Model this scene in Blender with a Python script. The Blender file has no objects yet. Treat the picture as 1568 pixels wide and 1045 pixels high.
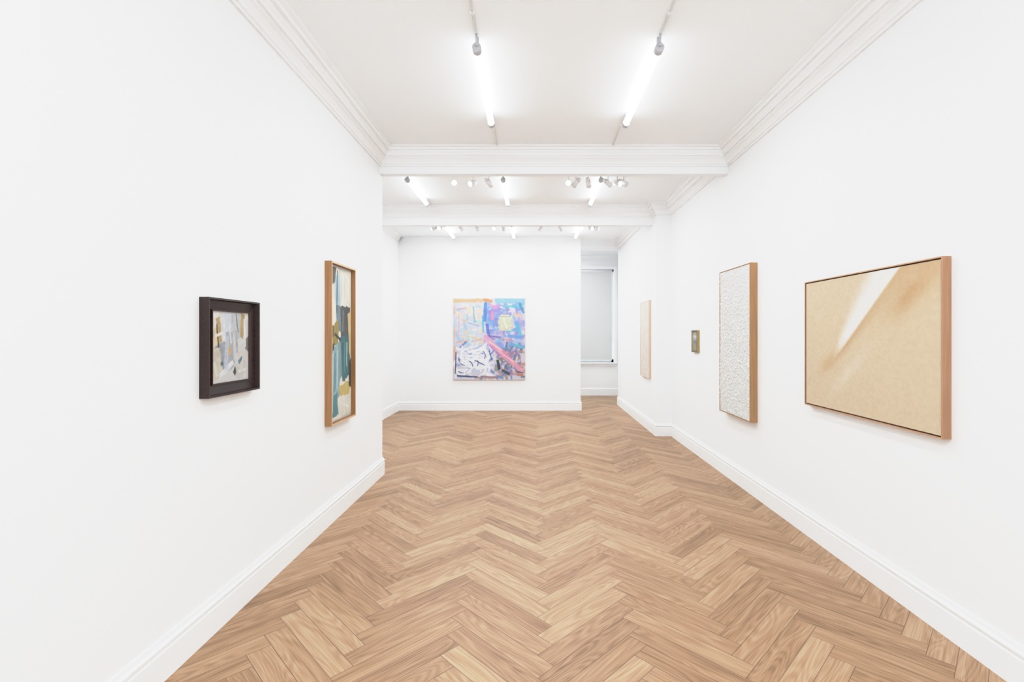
import bpy, bmesh, math, random
import numpy as np
from mathutils import Vector, Matrix
random.seed(7); rng=np.random.RandomState(11)
scene=bpy.context.scene
vs_=scene.view_settings
vs_.view_transform='Standard'
vs_.look='None'
vs_.exposure=-0.08
vs_.use_curve_mapping=True
cm=vs_.curve_mapping; cc_=cm.curves[3]
cc_.points[0].location=(0,0); cc_.points[-1].location=(1,1)
for p in [(.1,.205),(.2,.43),(.3,.69),(.4,.86),(.5,.915),(.7,.96)]: cc_.points.new(*p)
cm.update()
CAMZ=1.5
XL=-1.61; XR=2.07; XLR=-2.65; XRR=1.84
YB=-2.5; YW=5.19; YP=7.16; YK=9.57; YE=10.36; YF=11.94
ZC=3.44

# ---------------------------------------------------------------- helpers
def lin(c):
    return tuple((x/255/12.92 if x/255<=0.04045 else ((x/255+0.055)/1.055)**2.4) for x in c)
def mat(name,rgb,rough=0.6,emit=0,noise=0,bump=0,nscale=8,metal=0,bscale=120,det=5):
    m=bpy.data.materials.new(name); m.use_nodes=True
    nt=m.node_tree; b=nt.nodes['Principled BSDF']
    c=lin(rgb)
    b.inputs['Base Color'].default_value=(*c,1); b.inputs['Roughness'].default_value=rough
    b.inputs['Metallic'].default_value=metal
    if emit:
        b.inputs['Emission Color'].default_value=(*c,1); b.inputs['Emission Strength'].default_value=emit
    tc=nt.nodes.new('ShaderNodeTexCoord')
    if noise:
        n=nt.nodes.new('ShaderNodeTexNoise'); n.inputs['Scale'].default_value=nscale; n.inputs['Detail'].default_value=det
        nt.links.new(tc.outputs['Object'],n.inputs['Vector'])
        r=nt.nodes.new('ShaderNodeMix'); r.data_type='RGBA'
        r.inputs[6].default_value=(*[x*(1-noise) for x in c],1); r.inputs[7].default_value=(*[min(1,x*(1+noise)) for x in c],1)
        nt.links.new(n.outputs['Fac'],r.inputs[0]); nt.links.new(r.outputs[2],b.inputs['Base Color'])
    if bump:
        n=nt.nodes.new('ShaderNodeTexNoise'); n.inputs['Scale'].default_value=bscale; n.inputs['Detail'].default_value=4
        nt.links.new(tc.outputs['Object'],n.inputs['Vector'])
        bp=nt.nodes.new('ShaderNodeBump'); bp.inputs['Strength'].default_value=bump; bp.inputs['Distance'].default_value=0.002
        nt.links.new(n.outputs['Fac'],bp.inputs['Height']); nt.links.new(bp.outputs['Normal'],b.inputs['Normal'])
    return m
def wood(name,c1,c2,axis='Z',rough=0.5):
    m=bpy.data.materials.new(name); m.use_nodes=True
    nt=m.node_tree; b=nt.nodes['Principled BSDF']; b.inputs['Roughness'].default_value=rough
    tc=nt.nodes.new('ShaderNodeTexCoord'); mp=nt.nodes.new('ShaderNodeMapping')
    s={'Z':(70,70,3),'Y':(70,3,70),'X':(3,70,70)}[axis]
    mp.inputs['Scale'].default_value=s
    n=nt.nodes.new('ShaderNodeTexNoise'); n.inputs['Scale'].default_value=1; n.inputs['Detail'].default_value=5
    nt.links.new(tc.outputs['Object'],mp.inputs['Vector']); nt.links.new(mp.outputs['Vector'],n.inputs['Vector'])
    r=nt.nodes.new('ShaderNodeValToRGB'); r.color_ramp.elements[0].position=.3; r.color_ramp.elements[1].position=.7
    r.color_ramp.elements[0].color=(*lin(c1),1); r.color_ramp.elements[1].color=(*lin(c2),1)
    nt.links.new(n.outputs['Fac'],r.inputs['Fac']); nt.links.new(r.outputs['Color'],b.inputs['Base Color'])
    return m
def finish(bm,name,mats,parent=None,recalc=True):
    if recalc: bmesh.ops.recalc_face_normals(bm,faces=bm.faces[:])
    me=bpy.data.meshes.new(name); bm.to_mesh(me); bm.free()
    for m in mats: me.materials.append(m)
    o=bpy.data.objects.new(name,me); scene.collection.objects.link(o)
    if parent: o.parent=parent
    return o
def box(bm,a,b,mi=0,f=lambda p:p):
    (x0,y0,z0),(x1,y1,z1)=a,b
    v=[bm.verts.new(f(p)) for p in [(x0,y0,z0),(x1,y0,z0),(x1,y1,z0),(x0,y1,z0),(x0,y0,z1),(x1,y0,z1),(x1,y1,z1),(x0,y1,z1)]]
    for q in [(0,3,2,1),(4,5,6,7),(0,1,5,4),(1,2,6,5),(2,3,7,6),(3,0,4,7)]:
        fc=bm.faces.new([v[i] for i in q]); fc.material_index=mi
def cyl(bm,p0,p1,r,mi=0,seg=20,r2=None,smooth=True,capmi=None):
    p0=Vector(p0);p1=Vector(p1);d=(p1-p0).normalized()
    u=d.orthogonal().normalized(); w=d.cross(u)
    r2=r if r2 is None else r2
    A=[];B=[]
    for i in range(seg):
        a=2*math.pi*i/seg; q=u*math.cos(a)+w*math.sin(a)
        A.append(bm.verts.new(p0+q*r)); B.append(bm.verts.new(p1+q*r2))
    for i in range(seg):
        f=bm.faces.new([A[i],A[(i+1)%seg],B[(i+1)%seg],B[i]]); f.material_index=mi; f.smooth=smooth
    f=bm.faces.new(A[::-1]); f.material_index=mi
    f=bm.faces.new(B); f.material_index=mi if capmi is None else capmi
def sweep(name,path,segs,profile,mats):
    """closed loop path, room on the right hand of travel; profile (offset from wall, z)."""
    n=len(path); rings=[]
    for i in range(n):
        p=Vector(path[i]);a=Vector(path[i-1]);b=Vector(path[(i+1)%n])
        d1=(p-a).normalized();d2=(b-p).normalized()
        n1=Vector((d1.y,-d1.x));n2=Vector((d2.y,-d2.x))
        m=(n1+n2)/(1+n1.dot(n2))
        rings.append([(p.x+m.x*o,p.y+m.y*o,z) for o,z in profile])
    bm=bmesh.new(); k=len(profile)
    for s in segs:
        A=[bm.verts.new(q) for q in rings[s]];B=[bm.verts.new(q) for q in rings[(s+1)%n]]
        for j in range(k):
            bm.faces.new([A[j],A[(j+1)%k],B[(j+1)%k],B[j]])
    bmesh.ops.remove_doubles(bm,verts=bm.verts[:],dist=1e-5)
    return finish(bm,name,mats)

WALL=mat('wall_paint_white',(250,251,252),0.75,noise=0.006,nscale=1.5,det=0)
CEIL=mat('ceiling_paint_white',(250,252,254),0.85,noise=0.006,nscale=1.2,det=0)
TRIM=mat('trim_gloss_white',(250,251,252),0.45)
# ---------------------------------------------------------------- shell
def wall(name,*boxes,m=WALL):
    bm=bmesh.new()
    for a,b in boxes: box(bm,a,b)
    return finish(bm,name,[m],recalc=False)
wall('wall_left',((-2.85,YB-.2,0),(XL,YW,ZC)))
wall('wall_left_rear',((-2.85,YW,0),(XLR,YF+.2,ZC)))
wall('wall_partition',((XLR,YK,0),(.957,YK+.15,ZC)))
wall('wall_right',((XR,YB-.2,0),(2.6,YP,ZC)))
wall('wall_right_rear',((XRR,YP,0),(2.6,YE,ZC)))
wall('wall_right_bay',((2.4,YE,0),(2.6,YF+.2,ZC)))
# wall behind the camera: unseen wide opening and bars, added to let in daylight
FX0,FX1,FZ0,FZ1=-1.45,1.91,.30,3.2
wall('wall_behind',((XL,YB-.2,0),(FX0,YB,ZC)),((FX1,YB-.2,0),(XR,YB,ZC)),((FX0,YB-.2,0),(FX1,YB,FZ0)),((FX0,YB-.2,FZ1),(FX1,YB,ZC)))
bm=bmesh.new()
for xx in (FX0,-.33,.79,FX1-.04): box(bm,(xx,YB-.14,FZ0),(xx+.04,YB-.08,FZ1))
for zz in (FZ0,2.5,FZ1-.04): box(bm,(FX0,YB-.135,zz),(FX1,YB-.085,zz+.04))
finish(bm,'light_opening_frame',[TRIM])
WX0,WX1,WZ0,WZ1=.35,2.02,.82,3.12
wall('wall_far',((XLR,YF,0),(WX0,YF+.2,ZC)),((WX1,YF,0),(2.4,YF+.2,ZC)),((WX0,YF,0),(WX1,YF+.2,WZ0)),((WX0,YF,WZ1),(WX1,YF+.2,ZC)))
wall('ceiling',((-2.85,YB-.2,ZC),(2.6,YF+.2,ZC+.15)),m=CEIL)
wall('trim_1',((XL,YW-.09,3.20),(XR,YW,ZC)),m=CEIL)      # ceiling downstand beams
wall('trim_2',((XLR,7.35,3.17),(XRR,7.46,ZC)),m=CEIL)
wall('trim_3',((.0,YE-.1,3.30),(XRR,YE,ZC)),m=CEIL)

base=[(0,0),(.02,0),(.02,.128),(.015,.134),(.015,.143),(.022,.149),(.022,.158),(.012,.166),(.008,.184),(0,.184)]
loop=[(XL,YB),(XL,YW),(XLR,YW),(XLR,YK),(.957,YK),(.957,YK+.15),(XLR,YK+.15),(XLR,YF),(2.4,YF),(2.4,YE),(XRR,YE),(XRR,YP),(XR,YP),(XR,YB)]
sweep('baseboard_left',loop,[0,1,2],base,[TRIM])
sweep('baseboard_back',loop,[3,4,5],base,[TRIM])
sweep('baseboard_far',loop,[6,7,8],base,[TRIM])
sweep('baseboard_right',loop,[9,10,11,12],base,[TRIM])
sweep('baseboard_behind',loop,[13],base,[TRIM])
def cor(s,drop,z=ZC):
    P=[(0,0),(0,-1),(.10,-1),(.10,-.90),(.17,-.87),(.22,-.76),(.32,-.64),(.42,-.58),(.42,-.48),(.52,-.48),(.55,-.38),(.64,-.28),(.64,-.18),(.78,-.18),(.82,-.09),(1,-.07),(1,0)]
    return [(a*s,z+b*drop) for a,b in P]
sweep('trim_4',[(XL,YB),(XL,YW-.09),(XR,YW-.09),(XR,YB)],[0,1,2,3],cor(.18,.165),[TRIM])
sweep('trim_5',[(XLR,YW),(XLR,7.35),(XRR,7.35),(XRR,YP),(XR,YP),(XR,YW)],[0,1,2,3,4,5],cor(.16,.16),[TRIM])
sweep('trim_6',[(XLR,7.46),(XLR,YK),(XRR-.0,YK+.0),(XRR,7.46)],[0],cor(.09,.09),[TRIM])
sweep('trim_7',[(.6,8.0),(.6,YE-.1),(XRR,YE-.1),(XRR,7.46)],[1,2],cor(.12,.12),[TRIM])
sweep('trim_8',[(XLR,YE),(XLR,YF),(2.4,YF),(2.4,YE)],[0,1,2,3],cor(.11,.12),[TRIM])

# ---------------------------------------------------------------- floor
def build_floor():
    W=.107;n=6;L=W*n
    bm=bmesh.new(); uvl=bm.loops.layers.uv.new('UVMap'); pl=bm.faces.layers.float_vector.new('plank')
    X0,X1,Y0,Y1=-2.85,2.6,YB-.2,YF+.2
    c=math.cos(math.pi/4)
    N=120
    ph=.10
    def add(ax,ay,horiz):
        w,h=(n,1) if horiz else (1,n)
        cs=[(ax,ay),(ax+w,ay),(ax+w,ay+h),(ax,ay+h)]
        P=[((x-y)*c*W+ph,(x+y)*c*W+4) for x,y in cs]
        if max(p[0] for p in P)<X0 or min(p[0] for p in P)>X1 or max(p[1] for p in P)<Y0 or min(p[1] for p in P)>Y1: return
        f=bm.faces.new([bm.verts.new((p[0],p[1],0)) for p in P])
        uv=[(0,0),(L,0),(L,W),(0,W)] if horiz else [(0,0),(0,W),(L,W),(L,0)]
        if random.random()<.5: uv=[(L-a,W-b) for a,b in uv]
        for l,q in zip(f.loops,uv): l[uvl].uv=q
        f[pl]=Vector((random.random(),random.random(),random.random()))
    for k in range(-N,N):
        for m in range(-N//(2*n)-2,N//(2*n)+2):
            add(k+m*2*n,k,True)
            add(k,k-2*n+1+m*2*n,False)
    for co,no in [((X0,0,0),(-1,0,0)),((X1,0,0),(1,0,0)),((0,Y0,0),(0,-1,0)),((0,Y1,0),(0,1,0))]:
        bmesh.ops.bisect_plane(bm,geom=bm.verts[:]+bm.edges[:]+bm.faces[:],plane_co=co,plane_no=no,clear_outer=True)
    for f in bm.faces:
        if f.normal.z<0: f.normal_flip()
    box(bm,(X0,Y0,-.12),(X1,Y1,-.002),1)
    m=bpy.data.materials.new('oak_herringbone'); m.use_nodes=True
    nt=m.node_tree;N_=nt.nodes;Lk=nt.links;b=N_['Principled BSDF']
    uv=N_.new('ShaderNodeUVMap'); uv.uv_map='UVMap'
    at=N_.new('ShaderNodeAttribute'); at.attribute_name='plank'
    sp=N_.new('ShaderNodeSeparateXYZ'); Lk.new(uv.outputs['UV'],sp.inputs[0])
    ra=N_.new('ShaderNodeSeparateXYZ'); Lk.new(at.outputs['Vector'],ra.inputs[0])
    def M(op,a,b_=None,c_=None):
        q=N_.new('ShaderNodeMath'); q.operation=op
        for i,v in enumerate([a,b_,c_]):
            if v is None: continue
            if isinstance(v,(int,float)): q.inputs[i].default_value=v
            else: Lk.new(v,q.inputs[i])
        return q.outputs[0]
    U=M('MULTIPLY_ADD',ra.outputs[0],31.0,sp.outputs[0]); V=M('MULTIPLY_ADD',ra.outputs[1],17.0,sp.outputs[1])
    def noise(su,sv,det,dist=0,rough=.5):
        cb=N_.new('ShaderNodeCombineXYZ'); Lk.new(M('MULTIPLY',U,su),cb.inputs[0]);Lk.new(M('MULTIPLY',V,sv),cb.inputs[1]);Lk.new(M('MULTIPLY',ra.outputs[2],9),cb.inputs[2])
        nn=N_.new('ShaderNodeTexNoise');nn.inputs['Scale'].default_value=1;nn.inputs['Detail'].default_value=det;nn.inputs['Distortion'].default_value=dist;nn.inputs['Roughness'].default_value=rough
        Lk.new(cb.outputs[0],nn.inputs['Vector']); return nn.outputs['Fac']
    big=noise(1.3,9,1,.3)
    rings=M('MULTIPLY_ADD',M('SINE',M('MULTIPLY',big,90)),.5,.5)
    fine=noise(4,240,3,0,.6); mid=noise(1.5,30,3,.2)
    g=M('ADD',M('MULTIPLY',rings,.17),M('ADD',M('MULTIPLY',fine,.9),M('MULTIPLY',mid,.6)))
    g=M('ADD',g,M('MULTIPLY_ADD',ra.outputs[2],.30,-.37))
    rp=N_.new('ShaderNodeValToRGB'); Lk.new(g,rp.inputs['Fac'])
    e=rp.color_ramp.elements; e[0].position=.22;e[0].color=(*lin((122,90,62)),1);e[1].position=.92;e[1].color=(*lin((187,161,131)),1)
    for p,cc in [(.42,(152,119,87)),(.64,(171,139,106))]:
        x=e.new(p);x.color=(*lin(cc),1)
    # joints
    du=M('MINIMUM',sp.outputs[0],M('SUBTRACT',L,sp.outputs[0])); dv=M('MINIMUM',sp.outputs[1],M('SUBTRACT',W,sp.outputs[1]))
    d=M('MINIMUM',du,dv)
    mr=N_.new('ShaderNodeMapRange');mr.inputs['From Min'].default_value=.0004;mr.inputs['From Max'].default_value=.0022
    Lk.new(d,mr.inputs['Value'])
    mx=N_.new('ShaderNodeMix');mx.data_type='RGBA';mx.inputs[6].default_value=(*lin((108,78,53)),1)
    Lk.new(mr.outputs[0],mx.inputs[0]);Lk.new(rp.outputs['Color'],mx.inputs[7]);Lk.new(mx.outputs[2],b.inputs['Base Color'])
    b.inputs['Roughness'].default_value=.42
    bp=N_.new('ShaderNodeBump');bp.inputs['Strength'].default_value=.2;bp.inputs['Distance'].default_value=.002
    Lk.new(mr.outputs[0],bp.inputs['Height']);Lk.new(bp.outputs['Normal'],b.inputs['Normal'])
    finish(bm,'floor',[m,mat('subfloor',(120,100,80))],recalc=False)
build_floor()

# ---------------------------------------------------------------- window with roller blind
def window():
    e=bpy.data.objects.new('window_1',None); scene.collection.objects.link(e)
    bm=bmesh.new()
    a=.07
    box(bm,(WX0-a,YF-.025,WZ0-.0),(WX0,YF,WZ1+a)); box(bm,(WX1,YF-.025,WZ0),(WX1+a,YF,WZ1+a)); box(bm,(WX0,YF-.025,WZ1),(WX1,YF,WZ1+a))
    box(bm,(WX0-a,YF-.035,WZ1+a),(WX1+a,YF,WZ1+a+.02))
    y0,y1=YF+.08,YF+.13
    box(bm,(WX0,y0,WZ0),(WX0+.05,y1,WZ1));box(bm,(WX1-.05,y0,WZ0),(WX1,y1,WZ1));box(bm,(WX0,y0,WZ0),(WX1,y1,WZ0+.07));box(bm,(WX0,y0,WZ1-.05),(WX1,y1,WZ1))
    finish(bm,'sash_frame',[TRIM],e)
    bm=bmesh.new(); box(bm,(WX0-.1,YF-.06,WZ0-.035),(WX1+.1,YF+.08,WZ0)); box(bm,(WX0-.07,YF-.02,WZ0-.09),(WX1+.07,YF,WZ0-.035))
    finish(bm,'sill',[TRIM],e)
    g=bpy.data.materials.new('window_glass');g.use_nodes=True;nt=g.node_tree
    tr=nt.nodes.new('ShaderNodeBsdfTransparent');gl=nt.nodes.new('ShaderNodeBsdfGlossy');gl.inputs['Roughness'].default_value=.02
    mx=nt.nodes.new('ShaderNodeMixShader');mx.inputs[0].default_value=.06
    nt.links.new(tr.outputs[0],mx.inputs[1]);nt.links.new(gl.outputs[0],mx.inputs[2]);nt.links.new(mx.outputs[0],nt.nodes['Material Output'].inputs[0])
    bm=bmesh.new(); box(bm,(WX0+.05,YF+.10,WZ0+.05),(WX1-.05,YF+.105,WZ1-.05))
    finish(bm,'glass',[g],e)
    bl=mat('blind_fabric',(196,196,195),.9);nt=bl.node_tree
    tl=nt.nodes.new('ShaderNodeBsdfTranslucent');tl.inputs['Color'].default_value=(.74,.69,.66,1)
    mx=nt.nodes.new('ShaderNodeMixShader');mx.inputs[0].default_value=.10
    nt.links.new(nt.nodes['Principled BSDF'].outputs[0],mx.inputs[1]);nt.links.new(tl.outputs[0],mx.inputs[2]);nt.links.new(mx.outputs[0],nt.nodes['Material Output'].inputs[0])
    bm=bmesh.new(); box(bm,(WX0+.03,YF+.035,WZ0+.06),(WX1-.05,YF+.0352,WZ1-.03)); 
    bmesh.ops.delete(bm,geom=[f for f in bm.faces if f.calc_center_median().y>YF+.03515],context='FACES')
    finish(bm,'roller_blind',[bl],e)
    bm=bmesh.new(); box(bm,(WX0+.03,YF+.03,WZ0+.045),(WX1-.05,YF+.043,WZ0+.06))
    cyl(bm,(WX0+.02,YF+.04,WZ1-.035),(WX1-.04,YF+.04,WZ1-.035),.025)
    finish(bm,'blind_rail',[TRIM],e)
    bm=bmesh.new(); cyl(bm,(WX1-.03,YF+.03,1.3),(WX1-.03,YF+.03,WZ1-.03),.003,seg=6); finish(bm,'blind_chain',[mat('chain',(120,120,120))],e)
window()

# ---------------------------------------------------------------- lights
TUBE=mat('led_tube_glow',(248,252,255),.4,emit=4.2)
METAL=mat('fitting_white_metal',(244,244,245),.6)
GREY=mat('fitting_grey_cap',(196,197,200),.5)
SPOTM=mat('spot_lens_glow',(255,253,248),.3,emit=6)
SPOTM.cycles.emission_sampling='NONE'
def tube(x,y0,y1,z=3.36,r=.026,watt=6):
    e=bpy.data.objects.new('fluorescent_tube_light',None); scene.collection.objects.link(e)
    bm=bmesh.new(); cyl(bm,(x,y0+.05,z),(x,y1-.05,z),r,seg=14); finish(bm,'tube',[TUBE],e)
    bm=bmesh.new()
    for a,b in [(y0,y0+.05),(y1-.05,y1)]: cyl(bm,(x,a,z),(x,b,z),r+.004,seg=24)
    for yy in (y0+.04,y1-.06): box(bm,(x-.012,yy-.012,z+r-.004),(x+.012,yy+.012,ZC))
    cyl(bm,(x,y0-.015,z+.012),(x,y0+.002,z+.012),.012,seg=12)
    cyl(bm,(x,y0-.012,z+.012),(x,y0-.012,ZC),.006,seg=8)
    finish(bm,'end_caps',[GREY],e)
    l=bpy.data.lights.new('lamp','AREA'); l.shape='RECTANGLE'; l.size=.036; l.size_y=y1-y0-.12; l.energy=watt; l.color=(.90,.955,1)
    o=bpy.data.objects.new('lamp',l); scene.collection.objects.link(o); o.location=(x,(y0+y1)/2,z-r-.004); o.parent=e
for x in (-.36,.825):
    tube(x,3.12,4.28); tube(x,.15,1.31); tube(x,-1.9,-.74)  # first pair in view; other two unseen, added to light the near room
for x in (-1.5,-.35,.825): tube(x,5.78,6.9); tube(x,8.2,9.25)
for x in (-1.2,.45): tube(x,10.3,11.4,watt=13)  # unseen tubes behind the partition, added to brighten the dark window bay
def conduit(x,a,b):
    bm=bmesh.new()
    cyl(bm,(x,a,ZC-.006),(x,b,ZC-.006),.006,seg=8)
    yy=a+.15
    while yy<b:
        box(bm,(x-.012,yy,ZC-.014),(x+.012,yy+.02,ZC)); yy+=.7
    finish(bm,'cable_conduit',[METAL])
for x in (-.36,.825):
    conduit(x,1.34,3.09); conduit(x,4.30,4.92)
for x in (-1.5,-.35,.825): conduit(x,6.92,7.18)
def track(x0,x1,y,heads,z=3.29):
    bm=bmesh.new(); box(bm,(x0,y-.017,ZC-.035),(x1,y+.017,ZC),0)
    for hx,dx,dy,dz in heads:
        d=Vector((dx,dy,dz)).normalized(); c=Vector((hx,y,z))
        cyl(bm,(hx,y,z+.02),(hx,y,ZC-.03),.008,0,10); box(bm,(hx-.03,y-.014,ZC-.055),(hx+.03,y+.014,ZC-.03),0)
        cyl(bm,c-d*.055,c+d*.05,.028,0,20,r2=.034); cyl(bm,c+d*.05,c+d*.052,.029,0,20,capmi=1)
        cyl(bm,c-d*.075,c-d*.055,.018,0,16,r2=.026)
    finish(bm,'track_spotlight',[METAL,SPOTM])
px=lambda x,D:(x-815)*D/740
track(px(686,5.7),px(756,5.7),5.7,[(px(696,5.7),.1,-1,-.25),(px(724,5.7),-.5,-.7,-.4),(px(749,5.7),.5,.8,-.4)])
track(px(866,5.7),px(960,5.7),5.7,[(px(871,5.7),-.2,-1,-.3),(px(882,5.7),-.5,.6,-.5),(px(901,5.7),.3,.9,-.6),(px(931,5.7),.8,.6,-.4),(px(945,5.7),.6,-.8,-.4),(px(955,5.7),1,.2,-.5)])
track(px(660,8.1),px(712,8.1),8.1,[(px(665,8.1),-1,-.4,-.5),(px(674,8.1),-.3,-1,-.3),(px(686,8.1),.1,-1,-.3),(px(706,8.1),.3,1,-.5)])
track(px(726,8.1),px(778,8.1),8.1,[(px(731,8.1),.1,1,-.5),(px(757,8.1),-.1,-1,-.4),(px(771,8.1),.1,1,-.5)])
track(px(822,8.1),px(864,8.1),8.1,[(px(827,8.1),-.6,1,-.6),(px(858,8.1),.5,.8,-.6)])
track(px(886,8.1),px(918,8.1),8.1,[(px(891,8.1),-.2,-1,-.3),(px(904,8.1),.5,-.8,-.4),(px(912,8.1),.9,-.2,-.4)])

# ---------------------------------------------------------------- paintings
def vnoise(H,W,sy,sx,seed=0,octv=3):
    r=np.random.RandomState(seed); out=np.zeros((H,W));amp=1;tot=0
    for o in range(octv):
        gy,gx=max(2,int(sy*2**o)+2),max(2,int(sx*2**o)+2)
        g=r.rand(gy,gx); y=np.linspace(0,gy-1.001,H);x=np.linspace(0,gx-1.001,W)
        yi=y.astype(int);xi=x.astype(int);fy=(y-yi)[:,None];fx=(x-xi)[None,:]
        fy=fy*fy*(3-2*fy);fx=fx*fx*(3-2*fx)
        a=g[yi][:,xi];b=g[yi][:,xi+1];c=g[yi+1][:,xi];d=g[yi+1][:,xi+1]
        out+=amp*((a*(1-fx)+b*fx)*(1-fy)+(c*(1-fx)+d*fx)*fy); tot+=amp;amp*=.5
    return out/tot
class Paint:
    def __init__(s,W,H,asp,bg):
        s.W,s.H,s.asp=W,H,asp
        s.a=np.ones((H,W,3))*np.array(bg,float)
        s.u,s.v=np.meshgrid((np.arange(W)+.5)/W,(np.arange(H)+.5)/H); s.k=0
    def stroke(s,x0,y0,x1,y1,w,c,al=1,edge=.25,jit=18):
        s.k+=1; A=s.asp
        dx,dy=x1-x0,(y1-y0)*A; L=math.hypot(dx,dy)+1e-6; dx/=L;dy/=L
        X=s.u-x0;Y=(s.v-y0)*A; t=X*dx+Y*dy; d=-X*dy+Y*dx
        n=vnoise(s.H,s.W,7,7,s.k*13+1)-.5; n2=vnoise(s.H,s.W,18,18,s.k*7+3)-.5
        r=np.random.RandomState(s.k*5); br=r.rand(64); bi=np.clip(((d/w+.5)*40).astype(int),0,63); b=br[bi]
        dd=np.abs(d)+ (n*.7+n2*.4)*w*edge*2
        tt=np.maximum(-t,t-L)+(b-.5)*w*.8*edge*2+n*w*edge
        m=np.clip((w/2-dd)/(.007)+.5,0,1)*np.clip((w*.15-tt)/.007+.5,0,1)
        m=m*al*(.75+.25*b)*np.clip(1.25+n2*1.6,0,1)
        col=np.array(c,float)[None,None]+((b-.5)*jit+n2*jit)[...,None]
        s.a=s.a*(1-m[...,None])+col*m[...,None]
    def poly(s,pts,c,al=1,jag=.02,jit=14):
        s.k+=1
        n=(vnoise(s.H,s.W,9,9,s.k*17)-.5)*jag*2; n3=(vnoise(s.H,s.W,9,9,s.k*19+5)-.5)*jag*2
        U=s.u+n;V=s.v+n3; ins=np.zeros(U.shape,bool); P=pts
        for i in range(len(P)):
            xa,ya=P[i];xb,yb=P[(i+1)%len(P)]
            if ya==yb: continue
            cnd=((ya>V)!=(yb>V))&(U<(xb-xa)*(V-ya)/(yb-ya)+xa); ins^=cnd
        m=ins*al*1.0
        q=(vnoise(s.H,s.W,14,14,s.k*3)-.5)*jit*2
        col=np.array(c,float)[None,None]+q[...,None]
        s.a=s.a*(1-m[...,None])+col*m[...,None]
    def sat(s,k,con=1.0):
        g=s.a.mean(axis=2,keepdims=True); s.a=g+(s.a-g)*k
        s.a=200+(s.a-200)*con
def paintmat(name,bump=.4,rough=.55,weave=False):
    m=bpy.data.materials.new(name); m.use_nodes=True; nt=m.node_tree;b=nt.nodes['Principled BSDF']
    at=nt.nodes.new('ShaderNodeAttribute');at.attribute_name='paint'
    nt.links.new(at.outputs['Color'],b.inputs['Base Color']); b.inputs['Roughness'].default_value=rough
    bp=nt.nodes.new('ShaderNodeBump');bp.inputs['Strength'].default_value=bump;bp.inputs['Distance'].default_value=.002
    n=nt.nodes.new('ShaderNodeTexNoise'); n.inputs['Scale'].default_value=220 if not weave else 500; n.inputs['Detail'].default_value=2
    tc=nt.nodes.new('ShaderNodeTexCoord'); nt.links.new(tc.outputs['Object'],n.inputs['Vector'])
    nt.links.new(n.outputs['Fac'],bp.inputs['Height']); nt.links.new(bp.outputs['Normal'],b.inputs['Normal'])
    return m
def wmap(side,s0,plane):
    if side=='L': return lambda p:(plane+p[2],s0+p[0],p[1])
    if side=='R': return lambda p:(plane-p[2],s0-p[0],p[1])
    return lambda p:(s0+p[0],plane-p[2],p[1])
def canvas(name,f,s0,s1,z0,z1,d,arr,m,parent,disp=None,gam=1.0):
    H,W,_=arr.shape; a=np.clip(arr,0,255)/255; a=np.where(a<=.04045,a/12.92,((a+.055)/1.055)**2.4)**gam*.95
    vs=[];cols=[]
    for j in range(H):
        z=z1+(z0-z1)*j/(H-1)
        for i in range(W):
            vs.append(f((s0+(s1-s0)*i/(W-1),z,d+(disp[j,i] if disp is not None else 0)))); cols.append(a[j,i])
    fs=[(j*W+i,(j+1)*W+i,(j+1)*W+i+1,j*W+i+1) for j in range(H-1) for i in range(W-1)]
    me=bpy.data.meshes.new(name);me.from_pydata(vs,[],fs)
    ca=me.color_attributes.new('paint','FLOAT_COLOR','POINT')
    buf=np.ones((len(vs),4),np.float32);buf[:,:3]=np.array(cols);ca.data.foreach_set('color',buf.ravel())
    me.materials.append(m);me.polygons.foreach_set('use_smooth',[True]*len(fs));me.update()
    o=bpy.data.objects.new(name,me);scene.collection.objects.link(o);o.parent=parent;return o
def frame(name,f,w,z0,z1,prof,mats,parent,mi=None):
    bm=bmesh.new();k=len(prof);R=[]
    for sx,sz,kx,kz in [(0,z0,1,1),(w,z0,-1,1),(w,z1,-1,-1),(0,z1,1,-1)]:
        R.append([bm.verts.new(f((sx+kx*i,sz+kz*i,d))) for i,d in prof])
    for c in range(4):
        for j in range(k):
            q=bm.faces.new([R[c][j],R[c][(j+1)%k],R[(c+1)%4][(j+1)%k],R[(c+1)%4][j]])
            if mi: q.material_index=mi[j]
    return finish(bm,name,mats,parent)
def empty(n):
    e=bpy.data.objects.new(n,None);scene.collection.objects.link(e);return e
def backing(f,a,b,m,parent):
    bm=bmesh.new();box(bm,a,b,0,f);finish(bm,'backing',[m],parent)
CAN=mat('raw_canvas',(226,222,212),.8)
# 1 black framed abstract
e=empty('framed_abstract_painting'); f=wmap('L',2.336,XL); w=.438;z0,z1=1.19,1.684
BLK=wood('dark_stained_wood',(34,19,17),(54,33,30),'Y',.4)
frame('frame',f,w,z0,z1,[(0,0),(0,.047),(.009,.047),(.013,.024),(.056,.016),(.058,.026),(.063,.026),(.066,.010),(.066,0)],[BLK,mat('frame_slip',(70,50,45))],e,[0,0,0,0,0,1,1,1,0])
P=Paint(180,204,1.13,(198,197,196))
P.poly([(0,0),(1,0),(1,.12),(0,.2)],(206,204,199)); P.poly([(0,.05),(.14,.02),(.2,.45),(0,.6)],(206,192,168))
P.poly([(.02,.0),(.2,.0),(.12,.22),(.0,.3)],(214,211,204));P.poly([(.12,.12),(.2,.08),(.27,.42),(.19,.46)],(176,156,110))
P.poly([(.28,.02),(.6,0),(.62,.35),(.3,.4)],(194,198,205));P.poly([(.5,.05),(.8,.0),(.85,.35),(.55,.42)],(182,185,187))
P.poly([(.78,.02),(.88,.04),(.83,.4),(.75,.36)],(174,154,110));P.poly([(.86,.4),(1,.34),(1,.58),(.9,.58)],(116,114,112))
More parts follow.
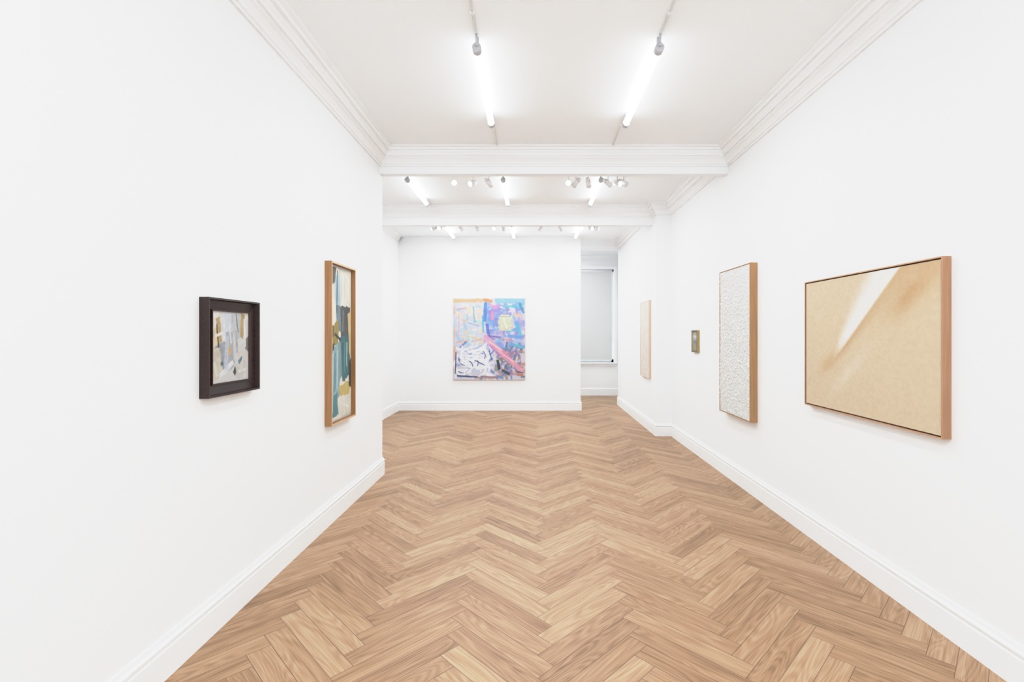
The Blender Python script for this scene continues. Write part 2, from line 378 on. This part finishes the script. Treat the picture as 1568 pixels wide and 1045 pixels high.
P.poly([(.36,.3),(.66,.28),(.72,.72),(.4,.85)],(168,171,176));P.poly([(.1,.48),(.4,.42),(.42,.8),(.2,.86)],(150,155,162))
P.poly([(.0,.55),(.2,.5),(.3,.9),(.05,.95)],(192,187,176));P.poly([(.6,.6),(.95,.55),(.9,.95),(.62,.98)],(196,194,190))
P.poly([(.42,.5),(.48,.48),(.5,.6),(.43,.62)],(200,168,112));P.poly([(.23,.71),(.29,.69),(.31,.74),(.25,.76)],(90,114,122))
P.poly([(.7,.7),(.8,.64),(.81,.7),(.71,.76)],(100,132,146));P.poly([(.55,.86),(.61,.77),(.64,.85),(.6,.91)],(80,77,76))
P.poly([(.12,.2),(.14,.16),(.2,.5),(.17,.5)],(74,68,64),.9,.01);P.poly([(.62,.02),(.64,.02),(.7,.3),(.68,.3)],(100,94,86),.8,.01)
for q in [(.2,.9,.55,.72,.08,(212,214,215)),(.1,.35,.3,.3,.05,(222,221,218)),(.86,.1,.9,.5,.05,(216,213,206)),(.4,.35,.36,.8,.09,(188,194,203),.9),(.58,.3,.6,.7,.08,(194,195,193),.9),(.3,.1,.32,.4,.07,(206,210,214),.9),(.45,.2,.5,.45,.05,(204,208,212),.9),(.72,.45,.9,.4,.05,(204,203,198),.9),(.08,.7,.14,.9,.06,(206,204,198),.9),(.7,.86,.9,.84,.05,(212,210,206),.9)]: P.stroke(*q)
PM=paintmat('oil_paint_impasto',.5)
canvas('canvas',f,.06,w-.06,z0+.06,z1-.06,.018,P.a,PM,e)
backing(f,(.02,z0+.02,.0),(w-.02,z1-.02,.012),CAN,e)
# 2 tall wood framed abstract
e=empty('framed_tall_painting'); f=wmap('L',3.747,XL); w=.515;z0,z1=.788,2.076
frame('frame',f,w,z0,z1,[(0,0),(0,.055),(.014,.055),(.014,.012),(.014,0)],[wood('frame_oak',(158,114,74),(174,132,92)),mat('frame_oak_face',(212,186,150),.5,noise=.05)],e,[0,1,0,0,0])
backing(f,(.01,z0+.01,.0),(w-.01,z1-.01,.014),mat('mount_white',(236,234,230)),e)
P=Paint(120,290,2.6,(222,218,206))
P.poly([(0,0),(1,0),(1,.36),(0,.38)],(224,220,208),1,.01)
P.poly([(0,0),(.16,0),(.10,.2),(0,.26)],(200,197,186));P.poly([(.2,.08),(.46,.02),(.5,.26),(.3,.28)],(172,196,206))
P.poly([(.12,.0),(.3,.0),(.25,.1),(.14,.12)],(110,102,90));P.poly([(.02,.20),(.26,.2),(.25,.40),(.03,.38)],(232,226,212))
P.poly([(.46,.25),(.95,.25),(.92,.46),(.52,.46)],(90,92,92));P.poly([(.28,.24),(.48,.25),(.52,.44),(.33,.42)],(124,144,152))
P.poly([(0,.38),(.42,.36),(.4,.5),(0,.54)],(162,144,84));P.poly([(.05,.4),(.2,.38),(.2,.45),(.04,.46)],(96,88,54))
P.poly([(.46,.46),(.95,.44),(.95,.72),(.6,.76),(.52,.7)],(74,116,124));P.poly([(0,.54),(.42,.5),(.45,.95),(0,1)],(150,180,188))
P.poly([(.0,.53),(.25,.5),(.18,.56),(0,.58)],(70,78,80));P.poly([(.05,.6),(.3,.55),(.32,.8),(.12,.85)],(116,158,170))
P.poly([(.36,.5),(.5,.46),(.56,.72),(.4,.8)],(132,160,162));P.poly([(.42,.8),(.75,.76),(.95,.78),(.9,.86),(.45,.87)],(192,176,112))
P.poly([(.86,.64),(1,.6),(1,.82),(.9,.8)],(66,72,70));P.poly([(.36,.86),(1,.86),(1,1),(.3,1)],(216,214,204));P.poly([(.1,.86),(.35,.82),(.4,.97),(.1,1)],(92,140,148))
P.poly([(.84,.3),(1,.28),(1,.6),(.9,.56)],(210,198,156))
for q in [(.35,.02,.33,.3,.03,(60,54,48)),(.6,.03,.9,.2,.05,(230,226,214)),(.18,.55,.15,.95,.04,(196,210,212)),(.5,.9,.9,.95,.05,(226,224,216)),(.25,.44,.5,.48,.05,(50,50,48)),(.7,.5,.66,.7,.05,(96,148,156)),(.36,.55,.34,.8,.04,(190,204,204)),(.62,.28,.6,.42,.04,(140,150,150)),(.02,.6,.03,.9,.05,(204,212,210)),(.7,.05,.68,.2,.03,(190,202,206)),(.55,.05,.53,.22,.05,(206,200,188)),(.8,.5,.78,.66,.05,(176,190,188)),(.6,.5,.62,.7,.04,(50,76,80))]: P.stroke(*q)
canvas('canvas',f,.03,w-.03,z0+.03,z1-.03,.022,P.a,PM,e)
# 3 large colourful painting on back wall
e=empty('large_abstract_painting'); X0=px(694,9.54);X1=px(804,9.54); w=X1-X0; f=wmap('B',X0,YK-.001); z0,z1=.61,2.222
backing(f,(0,z0,.0),(w,z1,.035),mat('canvas_edge',(212,186,172),.8,noise=.2),e)
P=Paint(260,296,1.14,(208,206,216))
S=P.stroke
S(0,.03,.4,.03,.05,(226,182,140));S(.42,.02,.54,.04,.045,(226,152,106));S(.6,.03,1,.04,.08,(144,188,218))
S(.02,.1,.02,.9,.022,(218,180,154))
LC=[(226,222,212),(190,214,230),(232,216,198),(228,230,230),(172,204,226),(236,210,176),(218,200,208),(168,198,226),(204,208,230)]
for i in range(150):
    u=rng.uniform(.02,.38);v=rng.uniform(.06,.56);c=LC[rng.randint(9)];a=rng.uniform(-.5,.5)+(0 if i%2 else 1.57);l=rng.uniform(.03,.13)
    S(u,v,u+l*math.cos(a),v+l*math.sin(a),rng.uniform(.015,.05),c,.85)
for q in [(.04,.14,.18,.12,.018,(222,152,144),.7),(.08,.2,.08,.46,.012,(222,152,160),.6),(.28,.1,.3,.3,.02,(128,190,214)),(.22,.47,.38,.5,.018,(230,206,128),.7),(.2,.3,.36,.34,.012,(120,160,206),.7),(.12,.26,.2,.28,.02,(232,190,140),.7)]: S(*q)
RC=[(138,156,214),(150,162,222),(168,186,228),(182,170,214),(134,180,224),(156,150,208),(130,170,218),(204,180,208),(184,198,230)]
for i in range(140):
    u=rng.uniform(.42,.95);v=rng.uniform(.05,.6);c=RC[rng.randint(9)];a=rng.uniform(-.5,.5)+(0 if i%2 else 1.57);l=rng.uniform(.04,.16)
    S(u,v,u+l*math.cos(a),v+l*math.sin(a),rng.uniform(.02,.06),c,.85)
S(.45,.05,.44,.28,.045,(100,144,218));S(.41,.22,.42,.42,.02,(104,178,208));S(.47,.32,.5,.48,.035,(112,128,206))
for q in [(.64,.25,.82,.25,.05),(.63,.29,.81,.29,.06),(.64,.34,.82,.33,.05),(.65,.38,.8,.38,.04)]: S(*q,(214,218,182))
S(.66,.21,.78,.21,.025,(228,216,166));S(.86,.2,.94,.22,.04,(218,194,160));S(.7,.24,.75,.37,.035,(228,228,204))
S(.5,.08,.62,.12,.04,(218,160,198));S(.55,.16,.55,.26,.04,(224,156,186));S(.7,.1,.95,.1,.03,(106,188,206));S(.88,.3,.94,.46,.05,(108,188,214));S(.76,.46,.95,.48,.04,(120,166,220));S(.92,.06,.98,.18,.03,(90,156,174))
for q in [(.04,.54,.22,.52,.018,(226,176,144)),(.26,.53,.4,.50,.016,(226,176,146)),(.66,.5,.84,.52,.014,(216,164,140))]: S(*q,.85)
S(.5,.46,.66,.48,.02,(128,118,176),.8)
# lower left: white swirls over pale blue and navy
def arc(cx,cy,r,a0,a1,w,c,al=.92,n=6):
    for i in range(n):
        t0=a0+(a1-a0)*i/n;t1=a0+(a1-a0)*(i+1)/n
        S(cx+r*math.cos(t0),cy+r*math.sin(t0)*.85,cx+r*math.cos(t1),cy+r*math.sin(t1)*.85,w,c,al)
for i in range(80):
    u=rng.uniform(.02,.52);v=rng.uniform(.58,.95);a=rng.uniform(-.9,.5)+(0 if i%3 else 1.3);l=rng.uniform(.05,.16)
    S(u,v,min(.6,u+l*math.cos(a)),v+l*math.sin(a)*.8,rng.uniform(.02,.04),(232,235,242) if i%5>1 else [(160,178,212),(192,206,228),(122,142,192)][i%9//3],.92)
for i in range(20):
    cx=rng.uniform(.08,.46);cy=rng.uniform(.64,.9);r=rng.uniform(.04,.11);a0=rng.uniform(0,6.3)
    arc(cx,cy,r,a0,a0+rng.uniform(1.5,3.5),rng.uniform(.02,.036),(238,240,245))
    if i%4==0: arc(cx+.01,cy+.02,r*.9,a0,a0+1.6,.011,(56,68,118),.9)
for q in [(.04,.66,.03,.92,.012),(.06,.95,.34,.965,.022),(.5,.64,.54,.76,.012),(.3,.76,.44,.82,.010)]: S(*q,(50,62,112),.88)
for q in [(.2,.66,.42,.62,.04),(.1,.78,.3,.74,.04),(.32,.86,.5,.84,.035),(.14,.7,.4,.72,.03)]: S(*q,(238,240,245),.95)
# lower right
for i in range(110):
    u=rng.uniform(.58,.95);v=rng.uniform(.6,.97);c=[(126,118,162),(184,148,146),(106,150,186),(156,144,196),(206,158,136),(102,124,134),(196,166,192),(138,138,184)][rng.randint(8)];a=rng.uniform(-1.6,1.6)
    S(u,v,u+.08*math.cos(a),v+.07*math.sin(a),rng.uniform(.015,.04),c,.85)
for q in [(.44,.47,.58,.60,.075,(230,178,198)),(.54,.57,.72,.69,.075,(226,162,184)),(.68,.68,.84,.79,.07,(222,160,186)),(.8,.77,.96,.88,.065,(226,168,180)),(.5,.53,.68,.64,.022,(238,204,206)),(.62,.64,.84,.78,.02,(238,200,202)),(.5,.57,.64,.69,.018,(186,150,206)),(.8,.56,.97,.6,.04,(116,184,210))]: S(*q)
S(.62,.76,.64,.87,.04,(52,70,66));S(.68,.88,.78,.93,.03,(78,84,76));S(.64,.74,.70,.78,.018,(126,154,100));S(.86,.93,.97,.94,.026,(200,138,112));S(.88,.9,.96,.91,.02,(90,94,126))
S(.3,.975,.62,.975,.02,(172,134,124),.8);S(.38,.955,.6,.965,.02,(144,112,126),.8)
canvas('canvas',f,0.002,w-.002,z0+.002,z1-.002,.037,P.a,PM,e,gam=1.08)
# 4 large beige canvas on right wall
e=empty('framed_beige_painting'); f=wmap('R',3.594,XR); w=1.208;z0,z1=.983,1.89
FR=wood('frame_light_oak',(162,122,92),(176,138,108),'Z'); BK=mat('shadow_gap_black',(38,30,28),.7)
frame('frame',f,w,z0,z1,[(0,0),(0,.045),(.007,.045),(.007,.012),(.007,0)],[FR,mat('frame_oak_lip',(194,158,124),.5)],e,[0,1,0,0,0])
backing(f,(.006,z0+.006,.0),(w-.006,z1-.006,.012),BK,e)
W,H=260,190
P=Paint(W,H,.75,(214,196,172)); u,v=P.u,P.v
def blend(m,c): P.a=P.a*(1-m[...,None])+np.array(c,float)*m[...,None]
sm=lambda x,a,b:(lambda t:t*t*(3-2*t))(np.clip((x-a)/(b-a),0,1))
nz=vnoise(H,W,5,5,4,4); nf=vnoise(H,W,60,60,9,2)
ub=.775-.80*v
wl=np.interp(v,[0,.15,.3,.42,.55,.7,1],[.19,.16,.12,.085,.045,.025,.01])
inside=np.clip((ub-u)/.010,0,1)
wh=inside*(1-sm(ub-u,wl*.6,wl*1.45))*(1-sm(v,.42,.66))
blend(wh*.9,(238,236,232))
gr=np.clip((u-ub)/.010,0,1)
along=1-sm(v,.5,.66)
wd_=.05+.20*np.clip(.45-v,0,1)
oc=gr*np.exp(-((u-ub)/wd_)**2)*along
blend(np.clip(oc*(.55+.6*nz),0,1)*.6,(190,154,110))
oc2=gr*np.exp(-(((u-.82)/.15)**2+((v-.16-(.86-u)*.8)/.09)**2)); blend(np.clip(oc2*(.3+nz),0,1)*.6,(192,154,108))
oc4=sm(u,.72,.95)*np.exp(-((v-.0)/.10)**2)*gr; blend(oc4*.35,(198,162,122))
oc3=np.exp(-(((u-.27+(v-.6)*.8)/.06)**2+((v-.64)/.09)**2)); blend(np.clip(oc3*(.4+nz),0,1)*.5,(194,156,110))
w2=np.exp(-(((u-.44+(v-.66)*.8)/.05)**2+((v-.70)/.16)**2)); blend(w2*.4,(230,222,210))
P.a+= (nf-.5)[...,None]*10; 
canvas('canvas',f,.014,w-.014,z0+.014,z1-.014,.040,P.a,paintmat('raw_linen',.3,.8,True),e)
bm=bmesh.new();box(bm,(.014,z0+.014,.012),(w-.014,z1-.014,.0385),0,f);finish(bm,'stretcher',[CAN],e)
# 5 tall white textured
e=empty('textured_white_painting'); f=wmap('R',5.16,XR); w=.72;z0,z1=.693,2.165
frame('frame',f,w,z0,z1,[(0,0),(0,.072),(.007,.072),(.007,.012),(.007,0)],[wood('frame_oak_b',(164,126,86),(180,142,102)),mat('frame_oak_lip_b',(194,158,120),.5)],e,[0,1,0,0,0])
bm=bmesh.new();box(bm,(.006,z0+.006,.0),(w-.006,z1-.006,.062),0,f);finish(bm,'stretcher',[CAN],e)
H,W=420,210; n=vnoise(H,W,110,55,5,2);n2=vnoise(H,W,20,10,8,2)
disp=np.clip((n-.45)*.018,0,.009)+(n2-.5)*.003
arr=np.ones((H,W,3))*np.array((224,224,222.))+((n-.5)*34)[...,None]
canvas('impasto_surface',f,.010,w-.010,z0+.010,z1-.010,.066,arr,paintmat('white_impasto',.4,.8),e,disp)
# 6 tiny
e=empty('small_framed_painting'); f=wmap('R',6.19,XR); w=.215;z0,z1=1.281,1.557
GOLD=mat('gilt_frame',(176,152,96),.4,noise=.15,nscale=40)
frame('frame',f,w,z0,z1,[(0,0),(0,.032),(.02,.032),(.024,.02),(.024,0)],[GOLD,mat('frame_dark_face',(98,94,86),.5)],e,[0,1,0,0,0])
P=Paint(40,50,1.28,(168,176,176)); P.poly([(0,.5),(1,.4),(1,1),(0,1)],(146,150,140));P.stroke(.1,.25,.9,.3,.2,(200,206,210));P.stroke(.3,.5,.8,.6,.12,(118,128,136));P.stroke(.2,.8,.9,.85,.15,(170,156,124))
canvas('canvas',f,.018,w-.018,z0+.018,z1-.018,.02,P.a,PM,e); backing(f,(.01,z0+.01,.0),(w-.01,z1-.01,.015),CAN,e)
# 7 cream painting on rear right wall
e=empty('cream_painting'); f=wmap('R',8.09,XRR); w=.61;z0,z1=.823,2.036
frame('frame',f,w,z0,z1,[(0,0),(0,.035),(.008,.035),(.008,0)],[mat('pale_wood',(214,192,172),.5)],e)
H,W=120,60; n=vnoise(H,W,30,15,3,3); arr=np.ones((H,W,3))*np.array((226,216,206.))+((n-.5)*26)[...,None]
canvas('canvas',f,.004,w-.004,z0+.004,z1-.004,.032,arr,PM,e); backing(f,(.004,z0+.004,.0),(w-.004,z1-.004,.03),CAN,e)

# ---------------------------------------------------------------- world + camera
wd=bpy.data.worlds.new('World');scene.world=wd;wd.use_nodes=True
wd.node_tree.nodes['Background'].inputs[0].default_value=(.86,.935,1,1);wd.node_tree.nodes['Background'].inputs[1].default_value=1.7
cam=bpy.data.cameras.new('Camera');co=bpy.data.objects.new('Camera',cam);scene.collection.objects.link(co)
co.location=(0,0,CAMZ);co.rotation_euler=(math.pi/2,0,0)
cam.sensor_width=36;cam.lens=740/1568*36;cam.shift_x=-31/1568;cam.shift_y=-9.5/1568;cam.clip_start=.05
scene.camera=co
